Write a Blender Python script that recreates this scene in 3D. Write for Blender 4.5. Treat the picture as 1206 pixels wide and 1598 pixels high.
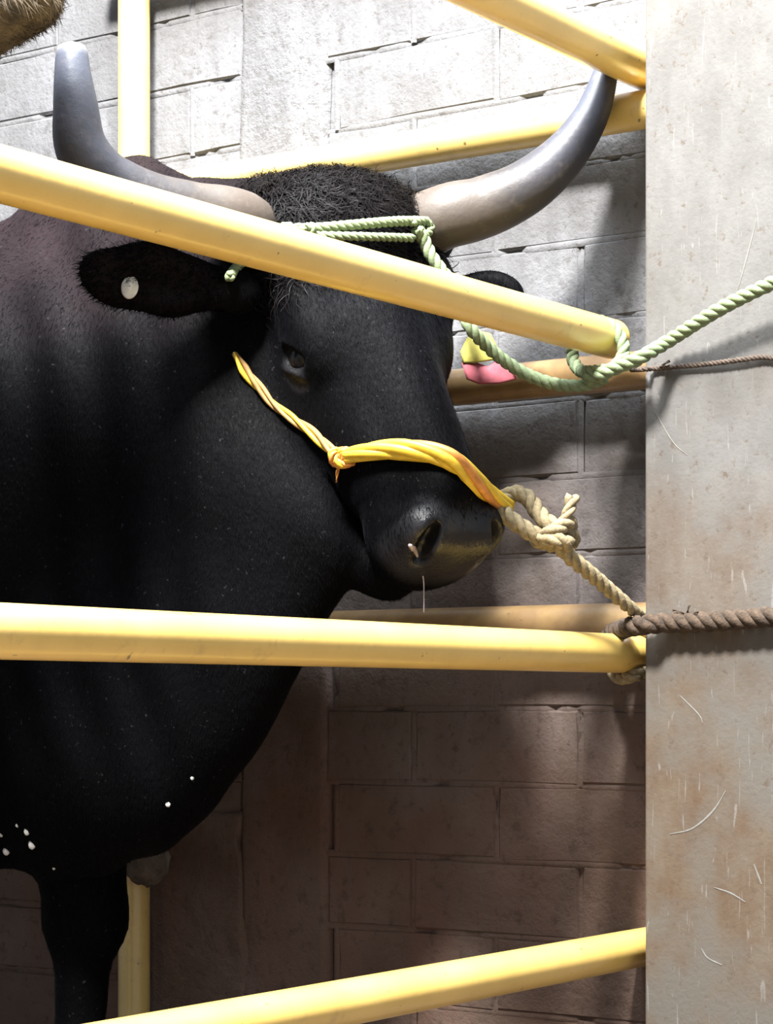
import bpy, bmesh, math, random
import numpy as np
from mathutils import Vector, Matrix
from mathutils.bvhtree import BVHTree

random.seed(7)
RNG = np.random.default_rng(7)
for o in list(bpy.data.objects):
    bpy.data.objects.remove(o)
scene = bpy.context.scene
COL = scene.collection

# ------------------------------------------------------------------ camera
F = 3534.0            # focal length in pixels of the 1206 x 1598 frame
H = 0.72              # eye height of the photographer, crouching
PX, PY = 603.0, 1095.0
cam_d = bpy.data.cameras.new('camera')
cam = bpy.data.objects.new('camera', cam_d)
COL.objects.link(cam)
cam.location = (0, 0, H)
cam.rotation_euler = (math.radians(90), 0, 0)
cam_d.sensor_fit = 'VERTICAL'
cam_d.sensor_height = 24.0
cam_d.lens = F / 1598.0 * 24.0
cam_d.shift_y = (PY - 799.0) / 1598.0
cam_d.clip_start = 0.05
scene.camera = cam

# ------------------------------------------------------------------ light
world = bpy.data.worlds.new('world')
scene.world = world
world.use_nodes = True
bg = world.node_tree.nodes['Background']
bg.inputs[0].default_value = (0.74, 0.84, 1.0, 1)
bg.inputs[1].default_value = 0.55

def area(name, loc, target, size, power, color):
    d = bpy.data.lights.new(name, 'AREA')
    d.shape = 'DISK'
    d.size = size
    d.energy = power
    d.color = color
    o = bpy.data.objects.new(name, d)
    COL.objects.link(o)
    o.location = loc
    o.rotation_euler = (Vector(target) - Vector(loc)).to_track_quat('-Z', 'Y').to_euler()
    return o

area('shed_lamp', (-0.8, 1.1, 4.28), (-0.1, 3.5, 1.3), 0.65, 740, (1.0, 0.98, 0.95))
area('roof_opening', (-0.1, 2.7, 3.6), (-0.1, 2.9, 0.0), 1.3, 235, (0.90, 0.95, 1.0))

vs = scene.view_settings
vs.view_transform = 'Standard'
vs.look = 'None'
vs.exposure = 0.35
vs.gamma = 1.0
vs.use_curve_mapping = False

# ------------------------------------------------------------------ stall frame of reference
ANG = math.atan2(F, 3050.0 - PX)
A = np.array([math.cos(ANG), math.sin(ANG), 0.0])     # along the front rails, away from the viewer
B = np.array([-math.sin(ANG), math.cos(ANG), 0.0])    # along the block wall, to the left and away
DC = 3.53
C0 = np.array([(1000 - PX) / F * DC, DC, 0.0])        # corner where front and wall rails meet
PIPE = 0.030

def st(t, s, z):
    """stall coordinates: t along the wall, s out from the wall rail, z height"""
    return C0 + t * B - s * A + np.array([0, 0, z])

def at(px, py, d):
    return np.array([(px - PX) / F * d, d, H + (PY - py) / F * d])

def front_d(px):
    return DC * 2050.0 / (3050.0 - px)

WALL_GAP = 0.055
def wall_t(px, gap=WALL_GAP):
    r = (px - PX) / F
    p = C0 + gap * A
    return (p[0] - p[1] * r) / (-B[0] + B[1] * r)

# ------------------------------------------------------------------ object helpers
def tag(o, label=None, cat=None, group=None, kind=None):
    if label: o['label'] = label
    if cat: o['category'] = cat
    if group: o['group'] = group
    if kind: o['kind'] = kind
    return o

def empty(name, loc=(0, 0, 0)):
    o = bpy.data.objects.new(name, None)
    o.empty_display_size = 0.05
    COL.objects.link(o)
    o.location = loc
    return o

def link(name, me, mat=None, parent=None, smooth=True):
    if mat is not None:
        for m in (mat if isinstance(mat, (list, tuple)) else [mat]):
            me.materials.append(m)
    if smooth:
        me.polygons.foreach_set('use_smooth', [True] * len(me.polygons))
    o = bpy.data.objects.new(name, me)
    COL.objects.link(o)
    if parent is not None:
        o.parent = parent
        o.matrix_parent_inverse = Matrix.Translation(-Vector(parent.location))
    return o

def pymesh(name, verts, faces):
    me = bpy.data.meshes.new(name)
    me.from_pydata([tuple(map(float, v)) for v in verts], [], [tuple(map(int, f)) for f in faces])
    me.update()
    return me

# ------------------------------------------------------------------ material helpers
class N:
    def __init__(self, name):
        self.m = bpy.data.materials.new(name)
        self.m.use_nodes = True
        self.t = self.m.node_tree
        self.b = self.t.nodes['Principled BSDF']
    def node(self, kind, **kw):
        n = self.t.nodes.new(kind)
        for k, v in kw.items(): setattr(n, k, v)
        return n
    def link(self, a, b): self.t.links.new(a, b)
    def noise(self, scale, detail=4, rough=0.55, vec=None, dist=0.0):
        n = self.node('ShaderNodeTexNoise')
        n.inputs['Scale'].default_value = scale
        n.inputs['Detail'].default_value = detail
        n.inputs['Roughness'].default_value = rough
        n.inputs['Distortion'].default_value = dist
        if vec is not None: self.link(vec, n.inputs['Vector'])
        return n.outputs['Fac']
    def pos(self, scale=(1, 1, 1)):
        g = self.node('ShaderNodeNewGeometry')
        mp = self.node('ShaderNodeMapping')
        mp.inputs['Scale'].default_value = scale
        self.link(g.outputs['Position'], mp.inputs['Vector'])
        return mp.outputs['Vector']
    def ramp(self, fac, stops, interp='LINEAR'):
        r = self.node('ShaderNodeValToRGB')
        r.color_ramp.interpolation = interp
        e = r.color_ramp.elements
        while len(e) < len(stops): e.new(0.5)
        for el, (p, c) in zip(e, stops):
            el.position = p
            el.color = (c, c, c, 1) if not isinstance(c, (tuple, list)) else (*c[:3], 1)
        self.link(fac, r.inputs[0])
        return r.outputs[0]
    def mix(self, fac, a, b, mode='MIX'):
        m = self.node('ShaderNodeMix', data_type='RGBA', blend_type=mode)
        for k, v in ((0, fac), (6, a), (7, b)):
            s = m.inputs[k]
            if hasattr(v, 'is_linked') or isinstance(v, bpy.types.NodeSocket): self.link(v, s)
            elif k == 0: s.default_value = v
            else: s.default_value = (*v[:3], 1)
        return m.outputs[2]
    def math(self, op, a, b=None):
        m = self.node('ShaderNodeMath', operation=op)
        for i, v in enumerate((a, b)):
            if v is None: continue
            if isinstance(v, bpy.types.NodeSocket): self.link(v, m.inputs[i])
            else: m.inputs[i].default_value = v
        return m.outputs[0]
    def bump(self, h, strength, dist):
        b = self.node('ShaderNodeBump')
        b.inputs['Strength'].default_value = strength
        b.inputs['Distance'].default_value = dist
        self.link(h, b.inputs['Height'])
        self.link(b.outputs[0], self.b.inputs['Normal'])
    def set(self, **kw):
        for k, v in kw.items():
            s = self.b.inputs[{'color': 'Base Color', 'rough': 'Roughness', 'spec': 'Specular IOR Level',
                               'sheen': 'Sheen Weight', 'sheen_rough': 'Sheen Roughness', 'sheen_tint': 'Sheen Tint',
                               'coat': 'Coat Weight', 'coat_rough': 'Coat Roughness', 'metal': 'Metallic'}[k]]
            if isinstance(v, bpy.types.NodeSocket): self.link(v, s)
            elif isinstance(v, (tuple, list)): s.default_value = (*v[:3], 1)
            else: s.default_value = v
        return self

def simple(name, color, rough=0.7, var=0.25, scale=60, bump=0.0, dist=0.002, **kw):
    n = N(name)
    f = n.noise(scale, 3, vec=n.pos())
    color = tuple(c * 0.80 for c in color)
    dark = tuple(c * (1 - var) for c in color)
    lite = tuple(min(1, c * (1 + var)) for c in color)
    n.set(color=n.ramp(f, [(0.3, dark), (0.7, lite)]), rough=rough, **kw)
    if bump: n.bump(n.noise(scale * 2, 3, vec=n.pos()), bump, dist)
    return n.m

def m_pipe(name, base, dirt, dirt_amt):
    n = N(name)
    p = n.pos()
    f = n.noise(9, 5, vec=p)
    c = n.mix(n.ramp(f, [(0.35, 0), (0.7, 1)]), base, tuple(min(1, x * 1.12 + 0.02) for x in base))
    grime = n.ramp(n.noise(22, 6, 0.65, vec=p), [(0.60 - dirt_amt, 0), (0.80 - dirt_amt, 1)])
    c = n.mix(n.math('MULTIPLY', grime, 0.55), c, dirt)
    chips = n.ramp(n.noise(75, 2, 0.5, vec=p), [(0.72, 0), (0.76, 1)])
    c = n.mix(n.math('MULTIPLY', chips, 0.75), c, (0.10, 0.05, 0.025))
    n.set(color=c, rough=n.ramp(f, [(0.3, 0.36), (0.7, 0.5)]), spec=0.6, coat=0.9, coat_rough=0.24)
    n.bump(n.noise(60, 3, vec=p), 0.12, 0.002)
    return n.m

M = {}
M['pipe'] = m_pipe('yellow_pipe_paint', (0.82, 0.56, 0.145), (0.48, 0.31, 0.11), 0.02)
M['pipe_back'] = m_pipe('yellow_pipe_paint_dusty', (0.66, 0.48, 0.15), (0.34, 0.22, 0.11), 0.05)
M['pipe_dirty_shaded'] = m_pipe('yellow_pipe_paint_soiled_shaded', (0.27, 0.17, 0.065), (0.16, 0.09, 0.045), 0.22)  # soiled paint, its base also darkened to stand in for shade

def m_wall(name, rough_amt):
    n = N(name)
    p = n.pos()
    sep = n.node('ShaderNodeSeparateXYZ')
    n.link(p, sep.inputs[0])
    z = sep.outputs[2]
    big = n.noise(3.2, 5, 0.6, vec=p)
    streak = n.noise(9, 4, 0.6, vec=n.pos((1.6, 1.6, 0.22)))
    fine = n.noise(45, 5, 0.65, vec=p)
    speck = n.noise(130, 3, 0.6, vec=p)
    white = n.mix(n.ramp(streak, [(0.38, 0), (0.66, 1)]), (0.185, 0.184, 0.188), (0.275, 0.277, 0.285))
    white = n.mix(n.ramp(fine, [(0.30, 1), (0.46, 0)]), white, (0.15, 0.145, 0.142))
    white = n.mix(n.ramp(big, [(0.36, 0.75), (0.52, 0)]), white, (0.175, 0.172, 0.172))
    brown = n.mix(n.ramp(big, [(0.35, 0), (0.65, 1)]), (0.165, 0.098, 0.066), (0.245, 0.175, 0.135))
    brown = n.mix(n.ramp(streak, [(0.45, 0), (0.75, 0.8)]), brown, (0.25, 0.135, 0.098))
    brown = n.mix(n.ramp(fine, [(0.3, 0.8), (0.45, 0)]), brown, (0.12, 0.075, 0.055))
    zz = n.math('ADD', z, n.math('MULTIPLY', n.math('SUBTRACT', big, 0.5), 0.55))
    zz = n.math('ADD', zz, n.math('MULTIPLY', n.math('SUBTRACT', streak, 0.5), 0.25))
    fac = n.node('ShaderNodeMapRange')
    fac.inputs['From Min'].default_value = H - 0.22
    fac.inputs['From Max'].default_value = H + 0.50
    n.link(zz, fac.inputs['Value'])
    c = n.mix(n.ramp(fac.outputs[0], [(0.0, 0), (0.5, 0.5), (1.0, 1)]), brown, white)
    c = n.mix(n.ramp(speck, [(0.28, 0.7), (0.36, 0)]), c, (0.10, 0.08, 0.07))
    c = n.mix(1.0, c, (0.63, 0.625, 0.63), 'MULTIPLY')
    n.set(color=c, rough=0.88, spec=0.25)
    h = n.math('ADD', n.math('MULTIPLY', fine, 1.0), n.math('MULTIPLY', speck, 0.35))
    n.bump(h, 0.38 * rough_amt, 0.010)
    return n.m
M['wall'] = m_wall('whitewashed_block', 1.0)
M['wall_rough'] = m_wall('whitewashed_rough_concrete', 1.5)

def m_pillar():
    n = N('smooth_dirty_concrete')
    p = n.pos()
    sep = n.node('ShaderNodeSeparateXYZ'); n.link(p, sep.inputs[0])
    big = n.noise(5.5, 5, 0.6, vec=p)
    mid = n.noise(18, 5, 0.65, vec=n.pos((1, 1, 0.6)))
    fine = n.noise(120, 4, 0.6, vec=p)
    scr = n.noise(26, 2, 0.5, vec=n.pos((5, 5, 0.5)), dist=1.2)
    clean = n.mix(n.ramp(mid, [(0.35, 0), (0.65, 1)]), (0.165, 0.161, 0.156), (0.212, 0.209, 0.204))
    tan = n.mix(n.ramp(mid, [(0.35, 0), (0.65, 1)]), (0.140, 0.088, 0.052), (0.180, 0.142, 0.103))
    grey = (0.165, 0.148, 0.126)
    zz = n.math('ADD', sep.outputs[2], n.math('MULTIPLY', n.math('SUBTRACT', big, 0.5), 0.7))
    fac = n.node('ShaderNodeMapRange')
    fac.inputs['From Min'].default_value = H - 0.10
    fac.inputs['From Max'].default_value = H + 0.50
    n.link(zz, fac.inputs['Value'])
    low = n.mix(n.ramp(big, [(0.42, 0), (0.58, 1)]), tan, grey)
    c = n.mix(n.ramp(fac.outputs[0], [(0.05, 0), (1.0, 1)]), low, clean)
    c = n.mix(n.ramp(scr, [(0.66, 0), (0.72, 0.45)]), c, (0.34, 0.335, 0.325))
    c = n.mix(n.ramp(n.noise(60, 4, 0.7, vec=p), [(0.30, 0.75), (0.41, 0)]), c, (0.12, 0.086, 0.06))
    c = n.mix(1.0, c, (0.575, 0.563, 0.548), 'MULTIPLY')
    n.set(color=c, rough=0.75, spec=0.3)
    n.bump(n.math('ADD', fine, mid), 0.18, 0.004)
    return n.m
M['pillar'] = m_pillar()
M['scratch'] = simple('chalk_scratch', (0.19, 0.182, 0.165), 0.9, 0.1, 200)
M['floor'] = simple('dirt_floor', (0.10, 0.072, 0.052), 0.95, 0.4, 14, 0.6, 0.02)

def m_fur():
    n = N('black_bull_coat')
    p = n.pos()
    at_ = n.node('ShaderNodeAttribute', attribute_name='coat')
    sp = n.node('ShaderNodeSeparateColor'); n.link(at_.outputs['Color'], sp.inputs[0])
    big = n.noise(7, 4, 0.6, vec=p)
    base = n.mix(n.ramp(big, [(0.35, 0), (0.7, 1)]), (0.0008, 0.0008, 0.0011), (0.0016, 0.00155, 0.0023))
    c = n.mix(sp.outputs[0], base, (0.024, 0.016, 0.0175))          # brown tinged curls, painted light on the neck top
    c = n.mix(sp.outputs[1], c, (0.011, 0.0105, 0.012))             # bare muzzle skin, painted lid highlight
    flecks = n.ramp(n.noise(150, 2, 0.5, vec=p), [(0.68, 0), (0.78, 0.30)])
    c = n.mix(flecks, c, (0.07, 0.065, 0.07))
    hair = n.noise(240, 3, 0.6, vec=n.pos((1, 1, 0.25)))
    rough = n.mix(sp.outputs[1], n.ramp(hair, [(0.3, 0.55), (0.7, 0.75)]), (0.30, 0.30, 0.30))
    n.link(n.ramp(sp.outputs[1], [(0, 0.045), (1, 0.4)]), n.b.inputs['Specular IOR Level'])
    n.set(color=c, sheen=0.008, sheen_rough=0.4, sheen_tint=(0.75, 0.8, 1.0))
    n.link(rough, n.b.inputs['Roughness'])
    n.bump(n.math('ADD', hair, n.noise(60, 3, vec=p)), 0.35, 0.004)
    return n.m
M['fur'] = m_fur()
M['fur_hair'] = simple('black_hair', (0.0015, 0.00145, 0.0022), 0.65, 0.4, 30, spec=0.035)
M['curl'] = simple('dark_brown_curls', (0.0065, 0.0050, 0.0053), 0.55, 0.5, 40, spec=0.08)
M['fur2'] = simple('tawny_coat', (0.13, 0.10, 0.062), 0.7, 0.8, 26, 0.6, 0.006)
M['eye'] = simple('dark_eye', (0.006, 0.005, 0.005), 0.3, 0.2, 30, spec=0.3)
M['lid'] = simple('grey_eyelid', (0.05, 0.048, 0.052), 0.35, 0.3, 90)
M['tagw'] = simple('white_tag_plastic', (0.62, 0.62, 0.58), 0.5, 0.15, 80)
M['mucus'] = simple('wet_mucus', (0.55, 0.45, 0.45), 0.12, 0.2, 90, spec=0.7)
M['green'] = simple('green_rope_fibre', (0.215, 0.275, 0.145), 0.8, 0.22, 120, 0.4, 0.002)
M['manila'] = simple('tan_rope_fibre', (0.30, 0.24, 0.135), 0.9, 0.3, 130, 0.5, 0.002)
M['hemp'] = simple('brown_rope_fibre', (0.066, 0.043, 0.027), 0.95, 0.55, 110, 0.9, 0.002)
M['cord'] = simple('dark_cord_fibre', (0.09, 0.065, 0.05), 0.9, 0.4, 140)
M['yellow'] = simple('yellow_twine', (0.85, 0.56, 0.04), 0.5, 0.15, 60)
M['worn'] = simple('worn_twine', (0.36, 0.20, 0.06), 0.7, 0.3, 60)
M['orange'] = simple('orange_twine', (0.75, 0.30, 0.06), 0.5, 0.25, 60)
M['pink'] = simple('pink_cloth', (0.36, 0.085, 0.11), 0.85, 0.2, 60)
M['yel_cloth'] = simple('yellow_cloth', (0.52, 0.46, 0.10), 0.85, 0.15, 60)
M['mudlump'] = simple('dried_mud', (0.13, 0.10, 0.075), 0.95, 0.35, 40, 0.8, 0.01)

def m_horn():
    n = N('horn_keratin')
    a = n.node('ShaderNodeAttribute', attribute_name='along')
    sp = n.node('ShaderNodeSeparateColor'); n.link(a.outputs['Color'], sp.inputs[0])
    p = n.pos()
    f = n.math('ADD', sp.outputs[0], n.math('MULTIPLY', n.math('SUBTRACT', n.noise(22, 4, 0.6, vec=p), 0.5), 0.35))
    c = n.ramp(f, [(0.0, (0.072, 0.053, 0.042)), (0.26, (0.075, 0.062, 0.052)), (0.44, (0.038, 0.034, 0.034)),
                   (0.62, (0.044, 0.044, 0.054)), (0.96, (0.062, 0.069, 0.092))])
    c = n.mix(n.ramp(n.noise(55, 4, 0.65, vec=p), [(0.55, 0), (0.75, 0.35)]), c, (0.15, 0.125, 0.105))
    c = n.mix(sp.outputs[1], c, (0.45, 0.42, 0.37))
    n.set(color=c, rough=0.5, spec=0.35)
    n.bump(n.noise(70, 4, vec=p), 0.3, 0.003)
    return n.m
M['horn'] = m_horn()

# ------------------------------------------------------------------ sweeps: pipes and ropes
def smooth_path(pts, step):
    P = [np.array(p, float) for p in pts]
    out = []
    Q = [2 * P[0] - P[1]] + P + [2 * P[-1] - P[-2]]
    for i in range(1, len(Q) - 2):
        p0, p1, p2, p3 = Q[i - 1:i + 3]
        n = max(2, int(np.linalg.norm(p2 - p1) / step))
        for k in range(n):
            u = k / n
            out.append(0.5 * ((2 * p1) + (-p0 + p2) * u + (2 * p0 - 5 * p1 + 4 * p2 - p3) * u * u
                              + (-p0 + 3 * p1 - 3 * p2 + p3) * u ** 3))
    out.append(P[-1])
    return np.array(out)

def frames(P, up=None):
    T = np.gradient(P, axis=0)
    T /= np.linalg.norm(T, axis=1)[:, None] + 1e-12
    n = np.cross(T[0], [0.13, 0.2, 1.0]) if up is None else np.array(up, float)
    Ns = []
    for t in T:
        n = n - t * np.dot(n, t)
        n /= np.linalg.norm(n) + 1e-12
        Ns.append(n.copy())
    Ns = np.array(Ns)
    return T, Ns, np.cross(T, Ns)

def sweep(P, rad, sides, verts, faces, Nn, Bn, mats=None, mi=0, cap=True):
    base = len(verts)
    n = len(P)
    rad = np.broadcast_to(rad, (n,))
    ang = np.arange(sides) * 2 * math.pi / sides
    for i in range(n):
        for a in ang:
            verts.append(P[i] + rad[i] * (math.cos(a) * Nn[i] + math.sin(a) * Bn[i]))
    for i in range(n - 1):
        for k in range(sides):
            k2 = (k + 1) % sides
            faces.append((base + i * sides + k, base + i * sides + k2, base + (i + 1) * sides + k2, base + (i + 1) * sides + k))
            if mats is not None: mats.append(mi)
    if cap:
        faces.append(tuple(base + k for k in range(sides))[::-1])
        faces.append(tuple(base + (n - 1) * sides + k for k in range(sides)))
        if mats is not None: mats += [mi, mi]

def pipe(name, p0, p1, r, mat, parent=None, sides=40, seg=24, dome=0.006):
    """a straight steel pipe with slightly rounded, closed ends"""
    p0, p1 = np.array(p0, float), np.array(p1, float)
    L = np.linalg.norm(p1 - p0)
    us = np.concatenate([[0, .3, .7], np.linspace(dome * 1.0, L - dome, seg) / dome, [L / dome - .7, L / dome - .3, L / dome]]) * dome
    rr = []
    for u in us:
        e = min(u, L - u)
        rr.append(r if e >= dome else r - dome + dome * math.sqrt(max(0, 1 - (1 - e / dome) ** 2)))
    P = p0 + (us / L)[:, None] * (p1 - p0)
    T, Nn, Bn = frames(P)
    v, f = [], []
    sweep(P, np.array(rr), sides, v, f, Nn, Bn)
    return link(name, pymesh(name, v, f), mat, parent)

def rope(name, pts, r, mats, parent=None, pitch=0.05, strands=3, flat=1.0, up=None, taper=None, step=0.005, sides=8, order=None, frac=0.52):
    """strands laid around one another along a curve: one mesh"""
    P = smooth_path(pts, step)
    T, Nn, Bn = frames(P, up)
    s = np.concatenate([[0], np.cumsum(np.linalg.norm(np.diff(P, axis=0), axis=1))])
    k = np.ones(len(P)) if taper is None else np.interp(s / s[-1], *zip(*taper))
    v, f, mi = [], [], []
    for j in range(strands):
        a = 2 * math.pi * (s / pitch + j / strands)
        off = (np.cos(a) * r * frac * flat * k)[:, None] * Nn + (np.sin(a) * r * frac / flat * k)[:, None] * Bn
        Q = P + off
        T2, N2, B2 = frames(Q, up)
        sweep(Q, r * 0.56 * k, sides, v, f, N2, B2, mi, 0 if order is None else order[j])
    me = pymesh(name, v, f)
    o = link(name, me, mats, parent)
    me.polygons.foreach_set('material_index', mi)
    return o

# ------------------------------------------------------------------ setting: block wall, floor, pillar
ROTZ = math.atan2(-B[1], -B[0])

def stall_box(name, t0, t1, s0, s1, z0, z1, mat, parent=None):
    v = [st(t, s, z) for z in (z0, z1) for s in (s0, s1) for t in (t0, t1)]
    fc = [(0, 1, 3, 2), (4, 6, 7, 5), (0, 4, 5, 1), (2, 3, 7, 6), (0, 2, 6, 4), (1, 5, 7, 3)]
    me = pymesh(name, v, fc)
    bm = bmesh.new(); bm.from_mesh(me); bmesh.ops.recalc_face_normals(bm, faces=bm.faces); bm.to_mesh(me); bm.free()
    return link(name, me, mat, parent, smooth=False)

wall = stall_box('wall_back', -0.6, 4.6, -WALL_GAP - 0.014, -WALL_GAP - 0.16, 0.0, 3.4, M['wall'])
tag(wall, 'whitewashed concrete block wall, brown with dirt low down, behind the bull', kind='structure')
fl = pymesh('floor', [(-5, -2.5, 0), (5, -2.5, 0), (5, 7, 0), (-5, 7, 0)], [(0, 1, 2, 3)])
floor = link('floor', fl, M['floor'], smooth=False)
tag(floor, 'dark trodden earth floor of the stall', kind='structure')

UPV = np.array([0, 0, 1.0])
COURSE, BLEN = 0.1255, 0.325
Z0 = H - 0.263
COL_T0, COL_T1 = wall_t(508), wall_t(378)

def block_mesh(i, ln):
    rng = random.Random(100 + i)
    hx, hz, dp = ln / 2 - 0.0022 - 0.0022 * rng.random(), COURSE / 2 - 0.0018 - 0.0018 * rng.random(), 0.03
    ch = 0.004
    j = lambda s: rng.uniform(-s, s)
    back = [(-hx, dp, -hz), (hx, dp, -hz), (hx, dp, hz), (-hx, dp, hz)]
    rim = [(-hx + j(.0015), 0.004, -hz + j(.002)), (0, 0.004, -hz + j(.002)), (hx + j(.0015), 0.004, -hz + j(.002)), (hx + j(.0015), 0.005, j(.01)),
           (hx + j(.0015), 0.005, hz + j(.002)), (0, 0.005, hz + j(.002)), (-hx + j(.0015), 0.005, hz + j(.002)), (-hx + j(.0015), 0.005, j(.01))]
    fr = [(x * (1 - ch / hx) + j(.002), -0.001 + j(.0016), z * (1 - ch / hz) + j(.0015)) for x, y, z in rim]
    ce = [(j(.02), -0.003 + j(.002), j(.01))]
    v = back + rim + fr + ce
    f = []
    for k in range(8):
        k2 = (k + 1) % 8
        f.append((4 + k, 4 + k2, 12 + k2, 12 + k))
        f.append((12 + k, 12 + k2, 20))
    f += [(0, 1, 6, 5, 4), (1, 2, 8, 7, 6), (2, 3, 10, 9, 8), (3, 0, 4, 11, 10)]
    me = pymesh('block', v, f)
    me.materials.append(M['wall'])
    return me
BM = {}
def place_block(t0, t1, z, rng):
    ln = t1 - t0
    if ln < 0.03: return
    key = (round(ln, 2), rng.randrange(5))
    if key not in BM: BM[key] = block_mesh(hash(key) % 9999, ln)
    o = bpy.data.objects.new('block', BM[key])
    COL.objects.link(o)
    o.parent = wall
    p = st((t0 + t1) / 2, -WALL_GAP - rng.uniform(0, 0.0015), z + COURSE / 2)
    o.location = p
    o.rotation_euler = (rng.uniform(-.006, .006), rng.uniform(-.006, .006), ROTZ + rng.uniform(-.006, .006))
brng = random.Random(4)
mv, mf = [], []
def mortar(pa, pb, wdir, seed):
    """irregular mortar pressed into one joint, flush in places and raked out in others"""
    r = random.Random(seed)
    L = np.linalg.norm(pb - pa); n = max(2, int(L / 0.013))
    k1, k2, p1, p2 = r.uniform(14, 22), r.uniform(40, 70), r.uniform(0, 6), r.uniform(0, 6)
    b0 = len(mv)
    for i in range(n + 1):
        u = i / n * L
        q = math.sin(u * k1 + p1) + 0.6 * math.sin(u * k2 + p2) + r.uniform(-.5, .5)
        dep = 0.0008 if q < 0.95 else -0.008 * min(1, (q - 0.95) * 1.6)
        c = pa + (pb - pa) * (i / n) - A * dep
        mv.extend([c - wdir * 0.006 + A * 0.003, c + wdir * r.uniform(-.001, .001), c + wdir * 0.006 + A * 0.003])
        if i:
            a_ = b0 + 3 * i
            mf.extend([(a_ - 3, a_ - 2, a_ + 1, a_), (a_ - 2, a_ - 1, a_ + 2, a_ + 1)])
for row in range(-3, 20):
    z = Z0 + row * COURSE
    off = 0.1405 if row % 2 else 0.301
    joints = [off + BLEN * k for k in range(-2, 8)]
    for seg in ((joints[0], COL_T0), (COL_T1, joints[-1])):
        mortar(st(seg[0], -WALL_GAP, z), st(seg[1], -WALL_GAP, z), UPV, row * 7 + int(seg[0] * 10))
    for j_ in joints:
        if not COL_T0 < j_ < COL_T1: mortar(st(j_, -WALL_GAP, z), st(j_, -WALL_GAP, z + COURSE), B, row * 31 + int(j_ * 100))
    for a_, b_ in zip(joints, joints[1:]):
        if b_ <= COL_T0 or a_ >= COL_T1: place_block(a_, b_, z, brng)
        else:
            if a_ < COL_T0: place_block(a_, COL_T0, z, brng)
            if b_ > COL_T1: place_block(COL_T1, b_, z, brng)

tag(link('mortar', pymesh('mortar', mv, mf), M['wall'], wall), kind='stuff')

# rough cast concrete tie column let into the wall
def vnoise(x, z, seed):
    r = np.random.default_rng(seed)
    out = np.zeros_like(x)
    for o_ in range(4):
        fx = 12 * 2 ** o_
        for k in range(4):
            ph, an = r.uniform(0, 6.28), r.uniform(0, 6.28)
            out += np.sin((x * math.cos(an) + z * math.sin(an)) * fx * r.uniform(.7, 1.4) * 2 + ph) / 2 ** o_ / 3
    return out
def slab(name, t0, t1, z0, z1, proud, amp, seed, mat, rag=0.0):
    nt, nz = max(6, int((t1 - t0) / 0.008)), int((z1 - z0) / 0.010)
    tt, zz = np.meshgrid(np.linspace(t0, t1, nt), np.linspace(z0, z1, nz))
    h = vnoise(tt, zz, seed)
    lowf = np.clip((H + 0.15 - zz) / 0.5, 0.12, 1)
    ss = proud + amp * h * lowf
    edge = np.minimum(np.arange(nt), np.arange(nt)[::-1])[None, :]
    edge2 = np.minimum(np.arange(nz), np.arange(nz)[::-1])[:, None]
    e = np.minimum(edge, edge2)
    ss = np.where(e == 0, -0.012, ss)
    tt = tt + np.where(edge <= 1, rag * vnoise(zz * 0.7, tt * 0 + 1, seed + 3), 0)
    v = [st(t, -WALL_GAP + s, z) for t, s, z in zip(tt.ravel(), ss.ravel(), zz.ravel())]
    f = [(i * nt + k, i * nt + k + 1, (i + 1) * nt + k + 1, (i + 1) * nt + k) for i in range(nz - 1) for k in range(nt - 1)]
    return link(name, pymesh(name, v, f), mat, wall)
slab('concrete_column', COL_T0 - 0.006, COL_T1 + 0.006, 0.0, 3.0, 0.004, 0.0035, 5, M['wall_rough'], 0.004)
slab('plaster_patch', COL_T1 - 0.012, COL_T1 + 0.22, 0.0, H - 0.19, 0.006, 0.0045, 9, M['wall_rough'], 0.006)

pil_s, pil_t = 0.094, -0.057
pillar = stall_box('wall_right', -1.5, pil_t, -0.45, pil_s, 0.0, 3.4, M['pillar'])
bv = pillar.modifiers.new('edge', 'BEVEL'); bv.width = 0.004; bv.segments = 2
tag(pillar, 'smooth pale concrete pillar with brown stains and chalky scratches', kind='structure')
def pil(px, py, off):
    """a point on the pillar's front face, off metres proud of it"""
    r = (px - PX) / F
    p = st(pil_t, pil_s + off, 0)
    u = (r * p[1] - p[0]) / (-B[0] + r * B[1])
    q = p - u * B
    return np.array([q[0], q[1], H + (PY - py) / F * q[1]])
for pts, w in [([(1045, 1302), (1080, 1293), (1112, 1266), (1133, 1233)], .0016), ([(1094, 1480), (1104, 1495), (1126, 1506)], .0015),
               ([(1114, 1385), (1140, 1394), (1163, 1408)], .0013), ([(1176, 1348), (1182, 1364), (1188, 1380)], .0014),
               ([(1180, 345), (1160, 420), (1150, 455)], .0012),
               ([(1020, 640), (1050, 690), (1072, 710)], .001), ([(1060, 1085), (1090, 1115), (1096, 1128)], .0012)]:
    P = smooth_path([pil(x, y, 0.0003) for x, y in pts], 0.004)
    T, Nn, Bn = frames(P, A)
    v, f = [], []
    n = len(P)
    for i in range(n):
        ww = w * (0.35 + 0.65 * math.sin(math.pi * (i + .5) / n)) * (0.8 + 0.4 * random.random())
        v += [P[i] - Bn[i] * ww, P[i] + Bn[i] * ww, P[i] - A * 0.0006]
    for i in range(n - 1):
        a_ = 3 * i
        f += [(a_, a_ + 2, a_ + 5, a_ + 3), (a_ + 2, a_ + 1, a_ + 4, a_ + 5)]
    link('scratch', pymesh('scratch', v, f), M['scratch'], pillar)

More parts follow.
